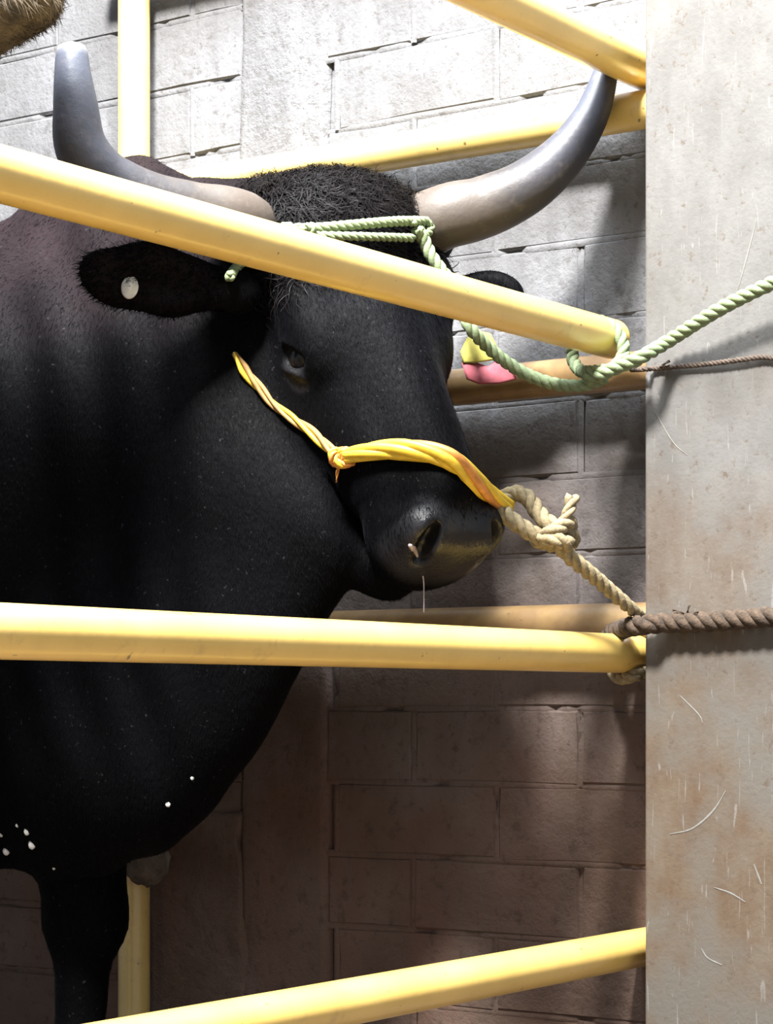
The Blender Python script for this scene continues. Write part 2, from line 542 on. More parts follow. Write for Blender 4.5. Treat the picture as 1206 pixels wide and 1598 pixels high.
# ------------------------------------------------------------------ stall rails
def front_rail(s0, s1, z, label, mat=None):
    o = pipe('stall_rail', st(0, s0, z), st(0, s1, z), PIPE, mat or M['pipe'], seg=60)
    return tag(o, label, 'rail', 'front stall rails')
def fs(px):   # distance along the front rail for a pixel column
    return (DC - front_d(px)) / A[1]
front_rail(fs(958), 2.6, H + 0.553, 'thick yellow pipe rail crossing the bull\'s forehead, green rope looped on its end')
front_rail(fs(1001), 2.6, H + 0.074, 'yellow pipe rail running level just under the bull\'s chin')
front_rail(-0.05, 2.6, H - 0.383, 'lowest yellow pipe rail, slanting up to the right below the bull\'s chest')
front_rail(-0.05, 2.6, H + 0.986, 'yellow pipe rail at the top right corner, passing over the right horn tip')
# mounts out of sight
for s in (2.45,):
    o = pipe('stall_post', st(-0.062, s, 0), st(-0.062, s, 1.9), PIPE, M['pipe'])
    tag(o, 'yellow upright pipe holding the far left ends of the front rails', 'post')
frame_b = empty('pipe_fence', st(1.15, 0, 0))
tag(frame_b, 'yellow pipe fence standing along the whitewashed wall behind the bull', 'fence')
pt = wall_t(209, 0.0)
BACKR = [(H + 1.345, 'pipe_back'), (H + 0.922, 'pipe_back'), (H + 0.517, 'pipe_dirty_shaded'), (H + 0.125, 'pipe_dirty_shaded')]
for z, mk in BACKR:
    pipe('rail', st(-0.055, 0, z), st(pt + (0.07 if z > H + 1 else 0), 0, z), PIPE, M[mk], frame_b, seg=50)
pipe('post', st(pt, 0.0, 0.0), st(pt, 0.0, 2.2), PIPE * 0.97, M['pipe_back'], frame_b, seg=50)
# mud-caked stub of a broken rail on the back post
def lump(name, c, r, seed, mat, parent, squash=(1, 1, 1), n=18):
    v, f = [], []
    rr = np.random.default_rng(seed)
    w = rr.normal(size=(6, 3)) * 2.2
    for i in range(n + 1):
        th = math.pi * i / n
        for k in range(2 * n):
            ph = math.pi * k / n
            d = np.array([math.sin(th) * math.cos(ph), math.sin(th) * math.sin(ph), math.cos(th)])
            q = r * (1 + 0.06 * sum(math.sin(3 * np.dot(x, d) + 1.7 * j) for j, x in enumerate(w)) / 2)
            v.append(np.array(c) + q * d * np.array(squash))
    m2 = 2 * n
    for i in range(n):
        for k in range(m2):
            f.append((i * m2 + k, (i + 1) * m2 + k, (i + 1) * m2 + (k + 1) % m2, i * m2 + (k + 1) % m2))
    return link(name, pymesh(name, v, f), mat, parent)
lump('mud_caked_joint', at(228, 1345, 4.07), 0.043, 3, M['mudlump'], frame_b)

# ------------------------------------------------------------------ signed distance modelling for the animals
HP = dict(px=545.0, py=280.0, d=3.42, yaw=math.radians(42), pitch=math.radians(61), roll=math.radians(8), s=1.13)
def head_frame(q):
    th, p, r = q['yaw'], q['pitch'], q['roll']
    g = np.array([math.sin(th), -math.cos(th), 0]); l = np.array([math.cos(th), math.sin(th), 0]); z = np.array([0, 0, 1.0])
    y = math.cos(p) * g - math.sin(p) * z
    n = math.sin(p) * g + math.cos(p) * z
    return np.stack([math.cos(r) * l + math.sin(r) * n, y, math.cos(r) * n - math.sin(r) * l])
HF = head_frame(HP)
P0 = at(HP['px'], HP['py'], HP['d'])
HS = HP['s']
def hw(x, y, z): return P0 + HS * (x * HF[0] + y * HF[1] + z * HF[2])

class Field:
    def __init__(self, gx, gy, gz):
        self.g = [np.asarray(a, np.float32) for a in (gx, gy, gz)]
        self.F = np.full([len(a) for a in self.g], 0.25, np.float32)
    def _slice(self, lo, hi):
        return tuple(slice(max(0, int(np.searchsorted(a, l)) - 1), int(np.searchsorted(a, h)) + 1) for a, l, h in zip(self.g, lo, hi))
    def _apply(self, sl, d, k, sub):
        Fv = self.F[sl]
        if sub:
            h = np.clip(0.5 - 0.5 * (Fv + d) / k, 0, 1)
            self.F[sl] = Fv * (1 - h) - d * h + k * h * (1 - h)
        else:
            h = np.clip(0.5 + 0.5 * (d - Fv) / k, 0, 1)
            self.F[sl] = d * (1 - h) + Fv * h - k * h * (1 - h)
    def _pts(self, sl):
        return np.meshgrid(*[a[s] for a, s in zip(self.g, sl)], indexing='ij', sparse=True)
    def ell(self, c, r, R=np.eye(3), k=0.03, sub=False):
        """ellipsoid; rows of R are its axes"""
        m = max(r) + k + 0.03
        sl = self._slice(c - m, c + m)
        X, Y, Z = self._pts(sl)
        X, Y, Z = X - c[0], Y - c[1], Z - c[2]
        k0 = 0; k1 = 0
        for a in range(3):
            u = R[a][0] * X + R[a][1] * Y + R[a][2] * Z
            k0 = k0 + (u / r[a]) ** 2
            k1 = k1 + (u / r[a] ** 2) ** 2
        k0 = np.sqrt(k0); k1 = np.sqrt(k1) + 1e-6
        self._apply(sl, (k0 * (k0 - 1) / k1).astype(np.float32), k, sub)
    def cap(self, a, b, ra, rb, k=0.03, side=None, flat=1.0, sub=False):
        """tapering limb from a to b; flat < 1 thins it along the unit vector side"""
        a, b = np.array(a, float), np.array(b, float)
        m = max(ra, rb) + k + 0.03
        sl = self._slice(np.minimum(a, b) - m, np.maximum(a, b) + m)
        X, Y, Z = self._pts(sl)
        X, Y, Z = X - a[0], Y - a[1], Z - a[2]
        v = b - a
        h = np.clip((X * v[0] + Y * v[1] + Z * v[2]) / np.dot(v, v), 0, 1)
        qx, qy, qz = X - h * v[0], Y - h * v[1], Z - h * v[2]
        if side is not None:
            w = (qx * side[0] + qy * side[1] + qz * side[2]) * (1 / flat - 1)
            qx, qy, qz = qx + w * side[0], qy + w * side[1], qz + w * side[2]
        d = np.sqrt(qx * qx + qy * qy + qz * qz) - (ra + (rb - ra) * h)
        if side is not None: d = d * (flat + (1 - flat) * 0.5)
        self._apply(sl, d.astype(np.float32), k, sub)
    def mesh(self):
        """surface nets"""
        Fv = self.F; gx, gy, gz = self.g
        S = Fv < 0
        nx, ny, nz = Fv.shape
        cnt = np.zeros((nx - 1, ny - 1, nz - 1), np.int8)
        for dx in (0, 1):
            for dy in (0, 1):
                for dz in (0, 1):
                    cnt += S[dx:nx - 1 + dx, dy:ny - 1 + dy, dz:nz - 1 + dz]
        act = np.argwhere((cnt > 0) & (cnt < 8))
        idx = np.full((nx - 1, ny - 1, nz - 1), -1, np.int32)
        idx[act[:, 0], act[:, 1], act[:, 2]] = np.arange(len(act))
        acc = np.zeros((len(act), 3)); num = np.zeros(len(act))
        corner = [(i, j, k) for i in (0, 1) for j in (0, 1) for k in (0, 1)]
        G = (gx, gy, gz)
        for c1 in corner:
            for ax in range(3):
                if c1[ax]: continue
                c2 = list(c1); c2[ax] = 1
                i1 = act + c1; i2 = act + c2
                f1 = Fv[i1[:, 0], i1[:, 1], i1[:, 2]]; f2 = Fv[i2[:, 0], i2[:, 1], i2[:, 2]]
                ok = (f1 < 0) != (f2 < 0)
                t = np.where(ok, f1 / np.where(ok, f1 - f2, 1), 0)
                p1 = np.stack([G[a][i1[:, a]] for a in range(3)], 1); p2 = np.stack([G[a][i2[:, a]] for a in range(3)], 1)
                acc[ok] += (p1 + (p2 - p1) * t[:, None])[ok]; num[ok] += 1
        V = acc / num[:, None]
        quads = []
        for ax in range(3):
            o1, o2 = (ax + 1) % 3, (ax + 2) % 3
            sl1 = [slice(None)] * 3; sl2 = [slice(None)] * 3
            sl1[ax] = slice(0, -1); sl2[ax] = slice(1, None)
            e = np.argwhere(S[tuple(sl1)] != S[tuple(sl2)])
            e = e[(e[:, o1] > 0) & (e[:, o2] > 0) & (e[:, o1] < Fv.shape[o1] - 1) & (e[:, o2] < Fv.shape[o2] - 1)]
            ins = S[e[:, 0], e[:, 1], e[:, 2]]
            def cell(d1, d2):
                q = e.copy(); q[:, o1] += d1; q[:, o2] += d2
                return idx[q[:, 0], q[:, 1], q[:, 2]]
            Q = np.stack([cell(-1, -1), cell(0, -1), cell(0, 0), cell(-1, 0)], 1)
            Q[~ins] = Q[~ins][:, ::-1]
            quads.append(Q)
        return V, np.concatenate(quads)

def np_mesh(name, V, Q):
    me = bpy.data.meshes.new(name)
    me.vertices.add(len(V)); me.vertices.foreach_set('co', V.astype(np.float32).ravel())
    n, k = Q.shape
    me.loops.add(n * k); me.loops.foreach_set('vertex_index', Q.astype(np.int32).ravel())
    me.polygons.add(n); me.polygons.foreach_set('loop_start', np.arange(0, n * k, k, dtype=np.int32))
    me.polygons.foreach_set('loop_total', np.full(n, k, np.int32))
    me.update(calc_edges=True)
    me.validate()
    return me

def lines(lo, hi, flo, fhi, fine, coarse):
    a = list(np.arange(flo, fhi, fine))
    l, r = [], []
    x, s = flo, fine
    while x > lo:
        s = min(coarse, s * 1.15); x -= s; l.append(x)
    x, s = a[-1], fine
    while x < hi:
        s = min(coarse, s * 1.15); x += s; r.append(x)
    return np.array(l[::-1] + a + r)

# ------------------------------------------------------------------ the black bull
fd = Field(lines(-2.75, 0.33, -0.50, 0.24, 0.0046, 0.022), lines(2.95, 5.35, 3.02, 3.62, 0.0046, 0.022), lines(-0.03, 1.80, 0.80, 1.56, 0.0046, 0.022))
SIDE = -A        # towards the viewer's side of the bull
UP = np.array([0, 0, 1.0])
BR = np.stack([B, A, UP])
S0 = 0.40        # distance of the bull's midline from the wall rail
# trunk
fd.cap(st(1.15, S0, 1.02), st(2.35, S0, 1.05), 0.40, 0.38, 0.05, A, 0.80)
fd.ell(st(2.55, S0, 1.12), (0.30, 0.27, 0.33), BR, 0.10)
fd.ell(st(1.05, S0 + 0.17, 0.98), (0.24, 0.13, 0.36), BR, 0.08)      # near shoulder
fd.ell(st(1.05, S0 - 0.15, 0.98), (0.24, 0.12, 0.36), BR, 0.08)      # far shoulder
fd.ell(at(186, 462, 3.86), (0.24, 0.15, 0.235), BR, 0.07)            # crest of the neck
fd.ell(st(0.86, S0, 0.74), (0.24, 0.15, 0.26), BR, 0.08)             # brisket
fd.cap(at(60, 525, 3.95), st(2.3, S0, 1.20), 0.195, 0.24, 0.08)            # line of the back
# neck
NB = hw(0, .12, -.20)
fd.cap(st(0.98, S0, 1.12), NB, 0.33, 0.185, 0.08, A, 0.82)
fd.cap(at(230, 430, 3.72), hw(0, .02, -.13), 0.155, 0.115, 0.06)
# throat and dewlap, thin folds hanging to the brisket
TH = hw(0, .22, -.30)
for p, q, r1, r2 in [((470, 840, 3.42), (355, 1000, 3.46), .11, .11), ((360, 1000, 3.46), (300, 1110, 3.50), .080, .088),
                     ((310, 1110, 3.50), (220, 1210, 3.57), .083, .087), ((218, 1205, 3.57), (120, 1255, 3.68), .085, .085), ((120, 1255, 3.68), (-40, 1270, 3.80), .085, .09), ((330, 780, 3.5), (190, 1110, 3.6), .19, .18)]:
    fd.cap(at(*p), at(*q), r1, r2, 0.09, A, 0.62)
# legs: thigh / forearm, knee, cannon, fetlock, hoof
def leg(top, knee, fet, toe, r):
    fd.cap(top, knee, r[0], r[1], 0.05)
    fd.ell(np.array(knee), (r[1] * 1.12,) * 3, k=0.03)
    fd.cap(knee, fet, r[2], r[3], 0.03)
    fd.ell(np.array(fet), (r[3] * 1.22,) * 3, k=0.02)
    fd.cap(fet, toe, r[3], r[3] * 1.15, 0.02)
    fd.ell(np.array(toe) - np.array([0, 0, 0.005]), (r[3] * 1.45, r[3] * 1.3, 0.05), BR, 0.015)
LR = (0.105, 0.062, 0.047, 0.042)
def foreleg(t, s):
    leg(st(t, s, 0.70), st(t - 0.02, s, 0.36), st(t - 0.01, s, 0.13), st(t - 0.04, s, 0.05), LR)
def hindleg(t, s):
    leg(st(t, s, 0.85), st(t + 0.12, s, 0.44), st(t + 0.06, s, 0.13), st(t + 0.02, s, 0.05), (0.15, 0.065, 0.05, 0.042))
lf = at(118, 1400, 3.80)
rel = lf - C0
foreleg(float(rel @ B), float(-(rel @ A)))
foreleg(1.12, S0 + 0.21)
hindleg(2.55, S0 + 0.16); hindleg(2.62, S0 - 0.15)
fd.cap(st(2.85, S0, 1.25), st(2.93, S0, 0.55), 0.03, 0.02, 0.03)     # tail
# head
def E(c, r, k=0.03, R=None, sub=False):
    fd.ell(hw(*c), tuple(HS * x for x in r), HF if R is None else R @ HF, k, sub)
def K(a, b, ra, rb, k=0.03, side=None, flat=1.0):
    fd.cap(hw(*a), hw(*b), HS * ra, HS * rb, k, side, flat)
def rotx(a): c, s = math.cos(a), math.sin(a); return np.array([[1, 0, 0], [0, c, s], [0, -s, c]])
def rotz(a): c, s = math.cos(a), math.sin(a); return np.array([[c, s, 0], [-s, c, 0], [0, 0, 1]])
def build_head():
    E((0, .055, -.10), (.138, .115, .100))
    E((.012, .025, -.045), (.125, .062, .050))                           # poll
    E((.012, .15, -.080), (.120, .155, .062))                            # broad forehead
    K((0, .22, -.115), (0, .45, -.085), .100, .064)
    K((0, .20, -.055), (0, .46, -.052), .050, .038, 0.03)                # nasal bridge
    E((.118, .105, -.080), (.050, .080, .052), 0.03)                     # thick hair below the far horn
    for s in (-1, 1):
        E((s * .060, .25, -.190), (.052, .140, .105), 0.035)             # cheek
        E((s * .090, .190, -.085), (.030, .065, .032), 0.035)             # brow
        E((s * .056, .37, -.115), (.030, .10, .05), 0.03)                # side of the face
        E((s * .042, .508, -.072), (.036, .038, .040), 0.018)            # nostril pad
        E((s * .040, .485, -.125), (.040, .055, .050), 0.022)            # upper lip
        K((s * .125, .030, -.085), (s * .165, .02, -.080), .048, .044, 0.02)   # horn core
    K((0, .23, -.270), (0, .47, -.205), .068, .048, 0.035)               # lower jaw
    K((-.02, .14, -.26), (-.02, .30, -.24), .10, .08, 0.05)              # angle of the jaw
    E((0, .512, -.105), (.068, .040, .066), 0.018)                       # muzzle
    E((0, .508, -.150), (.060, .036, .034), 0.02)                        # front of the upper lip
    E((-.005, .455, -.222), (.052, .062, .034), 0.02)                        # chin
    for s in (-1, 1):
        E((s * .056, .535, -.058), (.011, .034, .026), 0.010, rotz(-s * .60), True)     # nostril
        E((s * .053, .545, -.084), (.009, .026, .016), 0.008, rotz(-s * .35), True)
        E((s * .075, .44, -.172), (.035, .075, .0045), 0.010, rotx(-.22), True)         # mouth line
        E((s * .116, .218, -.106), (.013, .026, .0125), 0.009, rotx(.66), True)               # eye socket
        E((s * .106, .2065, -.092), (.014, .031, .0055), 0.007, rotx(.66))                          # upper lid
        E((s * .105, .2290, -.120), (.013, .030, .0050), 0.007, rotx(.66))                          # lower lid
build_head()
# ears
def ear(base, tip, up, r, k=0.02, cup=1.0):
    base, tip = np.array(base), np.array(tip)
    u = tip - base; L = np.linalg.norm(u); u /= L
    w = np.cross(u, up); w /= np.linalg.norm(w)
    v = np.cross(w, u)
    R = np.stack([u, v, w])
    c = (base + tip) / 2
    fd.ell(c, (L / 2, r, 0.020), R, k)
    fd.cap(base - u * 0.03, base + u * 0.06, r * 0.62, r * 0.5, k, w, 0.7)
    if w[1] > 0: w = -w
    fd.ell(c + w * 0.0265 + u * 0.01, (L / 2 * 0.72, r * 0.55, 0.012), R, 0.012, True)
ear(at(345, 452, 3.34), at(126, 420, 3.24), (0.1, -0.25, 1), 0.052)
ear(at(712, 458, 3.53), at(818, 462, 3.49), (0, -0.2, 1), 0.037)

V, Q = fd.mesh()
keep = np.ones(len(V), bool)
# soft folds in the hide of neck and throat
def folds(V):
    w = np.clip((at(380, 600, 3.5)[0] - V[:, 0]) / 0.12, 0, 1) * np.clip((V[:, 0] + 1.3) / 0.3, 0, 1)
    ph = V[:, 0] * 62 + V[:, 2] * 12 + np.sin(V[:, 2] * 9) * 1.2
    return 0.0035 * np.sin(ph) * w
me = np_mesh('body', V, Q)
nrm = np.empty(len(V) * 3, np.float32); me.vertices.foreach_get('normal', nrm); nrm = nrm.reshape(-1, 3)
V = V + nrm * folds(V)[:, None]
me.vertices.foreach_set('co', V.astype(np.float32).ravel()); me.update()
# coat zones: r = brown tinge and neck light, g = bare muzzle skin and lid highlight
loc = (V - P0) @ HF.T / HS
noz = np.sin(V[:, 0] * 31) * np.sin(V[:, 2] * 27) * 0.5 + 0.5
lid = np.clip((0.036 - np.linalg.norm((loc - np.array([-.105, .231, -.116])) * np.array([1, 1, 1.6]), axis=1)) / 0.012, 0, 1)  # highlight on the lower lid, put into coat colour and gloss
muz = np.clip((loc[:, 1] - 0.485) / 0.03, 0, 1) * np.clip((loc[:, 2] + 0.145) / 0.03, 0, 1) * np.clip((-0.02 - loc[:, 2]) / 0.02, 0, 1)
pol = np.clip((0.08 - loc[:, 1]) / 0.10, 0, 1) * np.clip((loc[:, 2] + .22) / .1, 0, 1) * 0.35
nck = np.clip((V[:, 2] - (H + 0.52)) / 0.25, 0, 1) * np.clip((-0.22 - V[:, 0]) / 0.1, 0, 1) * (0.35 + 0.4 * noz)  # brown hair, plus light on the neck top put into the colour
col = np.stack([np.maximum(pol, nck), np.maximum(muz, lid * 0.45), np.zeros(len(V)), np.ones(len(V))], 1)
ca = me.color_attributes.new('coat', 'FLOAT_COLOR', 'POINT')
ca.data.foreach_set('color', col.astype(np.float32).ravel())
bull = empty('bull', (float(st(1.6, S0, 0)[0]), float(st(1.6, S0, 0)[1]), 0))
tag(bull, 'black horned bull tied by the head behind yellow rails', 'bull')
body = link('body', me, M['fur'], bull)
bvh = BVHTree.FromPolygons(V.tolist(), Q.tolist())
CAM = Vector((0, 0, H))
def hit(px, py, off=0.0):
    d = Vector(at(px, py, 1.0)) - CAM
    d.normalize()
    p, n, i, dist = bvh.ray_cast(CAM, d)
    if p is None: return None
    if n.dot(d) > 0: n = -n
    n = (n * 0.6 - d * 0.6).normalized()
    return np.array(p + n * off)
def near(p, off=0.0):
    q, n, i, d = bvh.find_nearest(Vector(p))
    if (Vector(p) - q).dot(n) < 0 and off > 0: pass
    return np.array(q + n * off)

# horns
def horn(pts, rad, label, tip_white):
    P = smooth_path(pts, 0.008)
    n = len(P)
    s = np.linspace(0, 1, n)
    r = np.interp(s, np.linspace(0, 1, len(rad)), rad)
    r = r * (1 + 0.018 * np.sin(s * 55) * np.clip(0.6 - s, 0, 1))
    e = np.clip((1 - s) / 0.03, 0, 1)
    r = r * np.sqrt(1 - (1 - e) ** 2 * 0.97)
    T, Nn, Bn = frames(P)
    v, f = [], []
    sweep(P, r, 28, v, f, Nn, Bn)
    hm = pymesh('horn', v, f)
    k = np.repeat(s, 28)
    wh = np.clip((k - 0.965) / 0.02, 0, 1) * tip_white
    cc = np.stack([k, wh, k * 0, k * 0 + 1], 1)
    a = hm.color_attributes.new('along', 'FLOAT_COLOR', 'POINT')
    a.data.foreach_set('color', cc.astype(np.float32).ravel())
    o = link('horn', hm, M['horn'], bull)
    tag(o, label)
    return o
horn([hw(-.11, .03, -.085), at(365, 342, 3.325), at(300, 332, 3.28), at(225, 314, 3.24), at(160, 278, 3.21), at(126, 228, 3.19), at(118, 165, 3.18), at(113, 110, 3.18), at(112, 66, 3.185)],
     [.046, .046, .045, .044, .044, .0435, .040, .034, .027, .0205], 'dark upright horn with a worn pale tip', 1.0)
horn([hw(.11, .03, -.085), at(690, 340, 3.50), at(752, 324, 3.50), at(818, 294, 3.495), at(876, 246, 3.49), at(918, 188, 3.50), at(940, 132, 3.51), at(949, 86, 3.515)],
     [.050, .050, .0495, .047, .043, .0385, .033, .028, .022, .015], 'pale based horn curving up to a dark tip', 0.0)

# eye
for s in (-1, 1):
    c = hw(s * .0955, .218, -.106)
    v, f = [], []
    bm = bmesh.new(); bmesh.ops.create_uvsphere(bm, u_segments=24, v_segments=16, radius=0.0225)
    bmesh.ops.translate(bm, verts=bm.verts, vec=c)
    em = bpy.data.meshes.new('eye'); bm.to_mesh(em); bm.free()
    link('eye', em, M['eye'], bull)

# hair: short coat blades over the hide in view, curls on the poll
tri = np.concatenate([Q[:, [0, 1, 2]], Q[:, [0, 2, 3]]])
va, vb, vc = V[tri[:, 0]], V[tri[:, 1]], V[tri[:, 2]]
tn = np.cross(vb - va, vc - va); ar = np.linalg.norm(tn, axis=1) / 2 + 1e-12
tn = tn / (2 * ar[:, None])
cen = (va + vb + vc) / 3
lc = (cen - P0) @ HF.T / HS
ppx = PX + cen[:, 0] / cen[:, 1] * F
vis = (ppx > -150) & (cen[:, 1] < 4.0)
bare = np.clip((lc[:, 1] - 0.49) / 0.03, 0, 1) * np.clip((lc[:, 2] + 0.16) / 0.03, 0, 1)
headish = (lc[:, 1] > -0.1) & (np.abs(lc[:, 0]) < 0.2) & (lc[:, 2] > -.35)
eyeb = np.minimum(np.linalg.norm(lc - np.array([-.108, .218, -.106]), axis=1), np.linalg.norm(lc - np.array([.108, .218, -.106]), axis=1)) > 0.042
w = ar * vis * (1 - bare) * eyeb * np.where(headish, 1.0, 0.5)
def scatter(n, w):
    i = RNG.choice(len(tri), n, p=w / w.sum())
    a = np.sqrt(RNG.random(n))[:, None]; b = RNG.random(n)[:, None]
    return (1 - a) * va[i] + a * (1 - b) * vb[i] + a * b * vc[i], tn[i], i
p, nn, ii = scatter(70000, w)
flow = np.where(headish[ii][:, None], HF[1][None, :] * 0.8 + UP * -0.3, np.array([-0.15, 0.1, -1.0])[None, :])
flow = flow + RNG.normal(size=p.shape) * 0.30
flow = flow - nn * np.sum(flow * nn, 1)[:, None]
flow /= np.linalg.norm(flow, axis=1)[:, None] + 1e-9
ln = RNG.uniform(0.007, 0.014, len(p))[:, None]
sd = np.cross(nn, flow) * 0.0007
tip = p + flow * ln + nn * ln * 0.22
Vh = np.stack([p - sd - nn * .001, p + sd - nn * .001, tip], 1).reshape(-1, 3)
hm = np_mesh('coat_hair', Vh, np.arange(len(Vh)).reshape(-1, 3))
tag(link('coat_hair', hm, M['fur_hair'], bull), kind='stuff')
ey = PY - (cen[:, 2] - H) / cen[:, 1] * F
ew = ar * ((ppx > 105) & (ppx < 350) & (ey > 365) & (ey < 530) & (cen[:, 1] < 3.36))
p, nn, ii = scatter(3000, ew)
fl = at(126, 420, 3.24) - at(345, 452, 3.34)
fl = fl / np.linalg.norm(fl) + np.array([0, 0, -0.35]) + RNG.normal(size=p.shape) * 0.45
ln = RNG.uniform(0.005, 0.012, len(p))[:, None]
sd = np.cross(nn, fl); sd = sd / (np.linalg.norm(sd, axis=1)[:, None] + 1e-9) * 0.0007
tip = p + fl * ln + nn * ln * 0.3
Vh = np.stack([p - sd, p + sd, tip], 1).reshape(-1, 3)
tag(link('ear_fringe', np_mesh('ear_fringe', Vh, np.arange(len(Vh)).reshape(-1, 3)), M['fur_hair'], bull), kind='stuff')
# curls
pw = ar * np.clip((0.15 - lc[:, 1]) / 0.10, 0, 1) * (np.abs(lc[:, 0]) < 0.125) * (lc[:, 2] > -0.13) * (lc[:, 1] > -0.12)
p, nn, ii = scatter(4200, pw)
Vc, Qc = [], []
for i in range(len(p)):
    n_ = nn[i]
    fl_ = HF[1] * 0.6 + HF[0] * (0.7 + RNG.normal() * 0.6) * (1 if RNG.random() < .65 else -1) + RNG.normal(size=3) * 0.30
    fl_ -= n_ * (fl_ @ n_); fl_ /= np.linalg.norm(fl_)
    sd_ = np.cross(n_, fl_)
    L = RNG.uniform(0.028, 0.058); rr = RNG.uniform(0.002, 0.006); ph = RNG.uniform(0, 6.28); tw = RNG.uniform(4, 9)
    b0 = len(Vc)
    for k in range(7):
        u = k / 6
        q = p[i] + fl_ * L * u + n_ * (0.008 * math.sin(2.6 * u) + rr * math.cos(ph + tw * u) * u - 0.002) + sd_ * rr * math.sin(ph + tw * u) * (0.3 + u)
        wd = 0.0011 * (1 - 0.75 * u)
        Vc += [q - sd_ * wd, q + sd_ * wd]
        if k: Qc.append((b0 + 2 * k - 2, b0 + 2 * k - 1, b0 + 2 * k + 1, b0 + 2 * k))
hm = np_mesh('poll_curls', np.array(Vc), np.array(Qc))
tag(link('poll_curls', hm, M['curl'], bull), 'curly brownish black forelock between the horns', kind='stuff')

# ear tag: a round white button on the near ear
def disc(name, c, nrm_, up_, rx, ry, th, mat, parent, hole=0.0):
    nrm_ = np.array(nrm_, float) / np.linalg.norm(nrm_)
    x = np.cross(up_, nrm_); x /= np.linalg.norm(x); y = np.cross(nrm_, x)
    v, f = [], []
    n = 28
    prof = [(1.0, -1), (1.0, .3), (.92, 1), (.45, 1), (.38, 1.9), (.0, 2.0)]
    for r_, h_ in prof:
        for k in range(n):
            a = 2 * math.pi * k / n
            v.append(np.array(c) + x * rx * r_ * math.cos(a) + y * ry * r_ * math.sin(a) + nrm_ * th * h_)
    for i in range(len(prof) - 1):
        for k in range(n):
            f.append((i * n + k, i * n + (k + 1) % n, (i + 1) * n + (k + 1) % n, (i + 1) * n + k))
    f.append(tuple(range(n))[::-1])
    return link(name, pymesh(name, v, f), mat, parent)
tp = hit(202, 448, 0.003)
tag(disc('ear_tag', tp, (0.35, -1, 0.1), (0.2, 0, 1), 0.0125, 0.0175, 0.0018, M['tagw'], bull), 'round white button tag in the ear')
# dribble under the near nostril
q0 = hit(640, 850, 0.001); q1 = hit(650, 866, 0.001); q2 = hit(660, 900, 0.001)
if q0 is not None and q1 is not None and q2 is not None:
    q3 = q2 + np.array([0.001, -0.004, -0.03]); q4 = q3 + np.array([0, 0, -0.022])
    P = smooth_path([q0, q1, q2, q3, q4], 0.003)
    T, Nn, Bn = frames(P); v, f = [], []
    ss = np.linspace(0, 1, len(P))
    sweep(P, np.interp(ss, [0, .1, .22, .4, 1], [.003, .0055, .0035, .0012, .0006]), 8, v, f, Nn, Bn)
    tag(link('nasal_dribble', pymesh('nasal_dribble', v, f), M['mucus'], bull), 'wet whitish dribble under the nostril')
# pale flecks on the brisket
for (x, y, r) in [(10, 1328, .006), (50, 1318, .0065), (42, 1298, .005), (27, 1288, .003), (84, 1355, .0025), (300, 1214, .003), (262, 1255, .004), (2, 1303, .003)]:
    c = hit(x, y, 0.0)
    if c is not None: tag(lump('pale_fleck', c, r, x, M['tagw'], bull, (1, .5, 1.2), n=8), 'pale fleck')

# ------------------------------------------------------------------ halter, ropes and cloth
def hits(pts, off):
    out = []
    for x, y in pts:
        h = hit(x, y, off)
        if h is not None: out.append(h)
    return out
hal = empty('halter', hit(540, 715, 0.0))
tag(hal, 'yellow and orange twisted twine noseband halter on the bull\'s face', 'halter')
kn = hit(540, 714, 0.010)
nb = hits([(545, 712), (575, 706), (610, 703), (645, 704), (680, 711), (708, 724)], 0.009)
e1 = nb[-1]
d_end = 3.30
nb += [at(742, 752, (e1[1] + 0.02)), at(770, 776, e1[1] + 0.05), at(794, 792, e1[1] + 0.07)]
rope('noseband', nb, 0.0135, [M['yellow'], M['orange']], hal, pitch=0.34, strands=5, order=[0, 0, 1, 0, 0], flat=1.0, taper=[(0, .75), (.3, 1.05), (.75, 1.0), (1, .8)], frac=0.62)
cs = hits([(366, 552), (382, 578), (405, 606), (430, 634), (462, 656), (495, 680), (522, 705), (538, 714)], 0.006)
rope('cheek_strap', cs, 0.0068, [M['yellow'], M['worn']], hal, pitch=0.16, strands=3, order=[0, 1, 1], taper=[(0, .5), (.12, 1.1), (.4, .8), (.8, 1.1), (1, .8)], frac=0.7)
kp = []
for i in range(26):
    a = i * 0.9
    kp.append(kn + np.array([0.010 * math.cos(a), 0.004 * math.sin(a * 1.7), 0.011 * math.sin(a)]) + np.array([0.0008 * (i - 13), 0, 0]))
rope('knot', kp, 0.0055, [M['orange'], M['yellow']], hal, pitch=0.05, strands=3, order=[0, 1, 0])
rope('tail', hits([(536, 720), (529, 735), (527, 752)], 0.005), 0.0040, [M['orange']], hal, pitch=0.04, strands=2, taper=[(0, 1), (1, .35)])

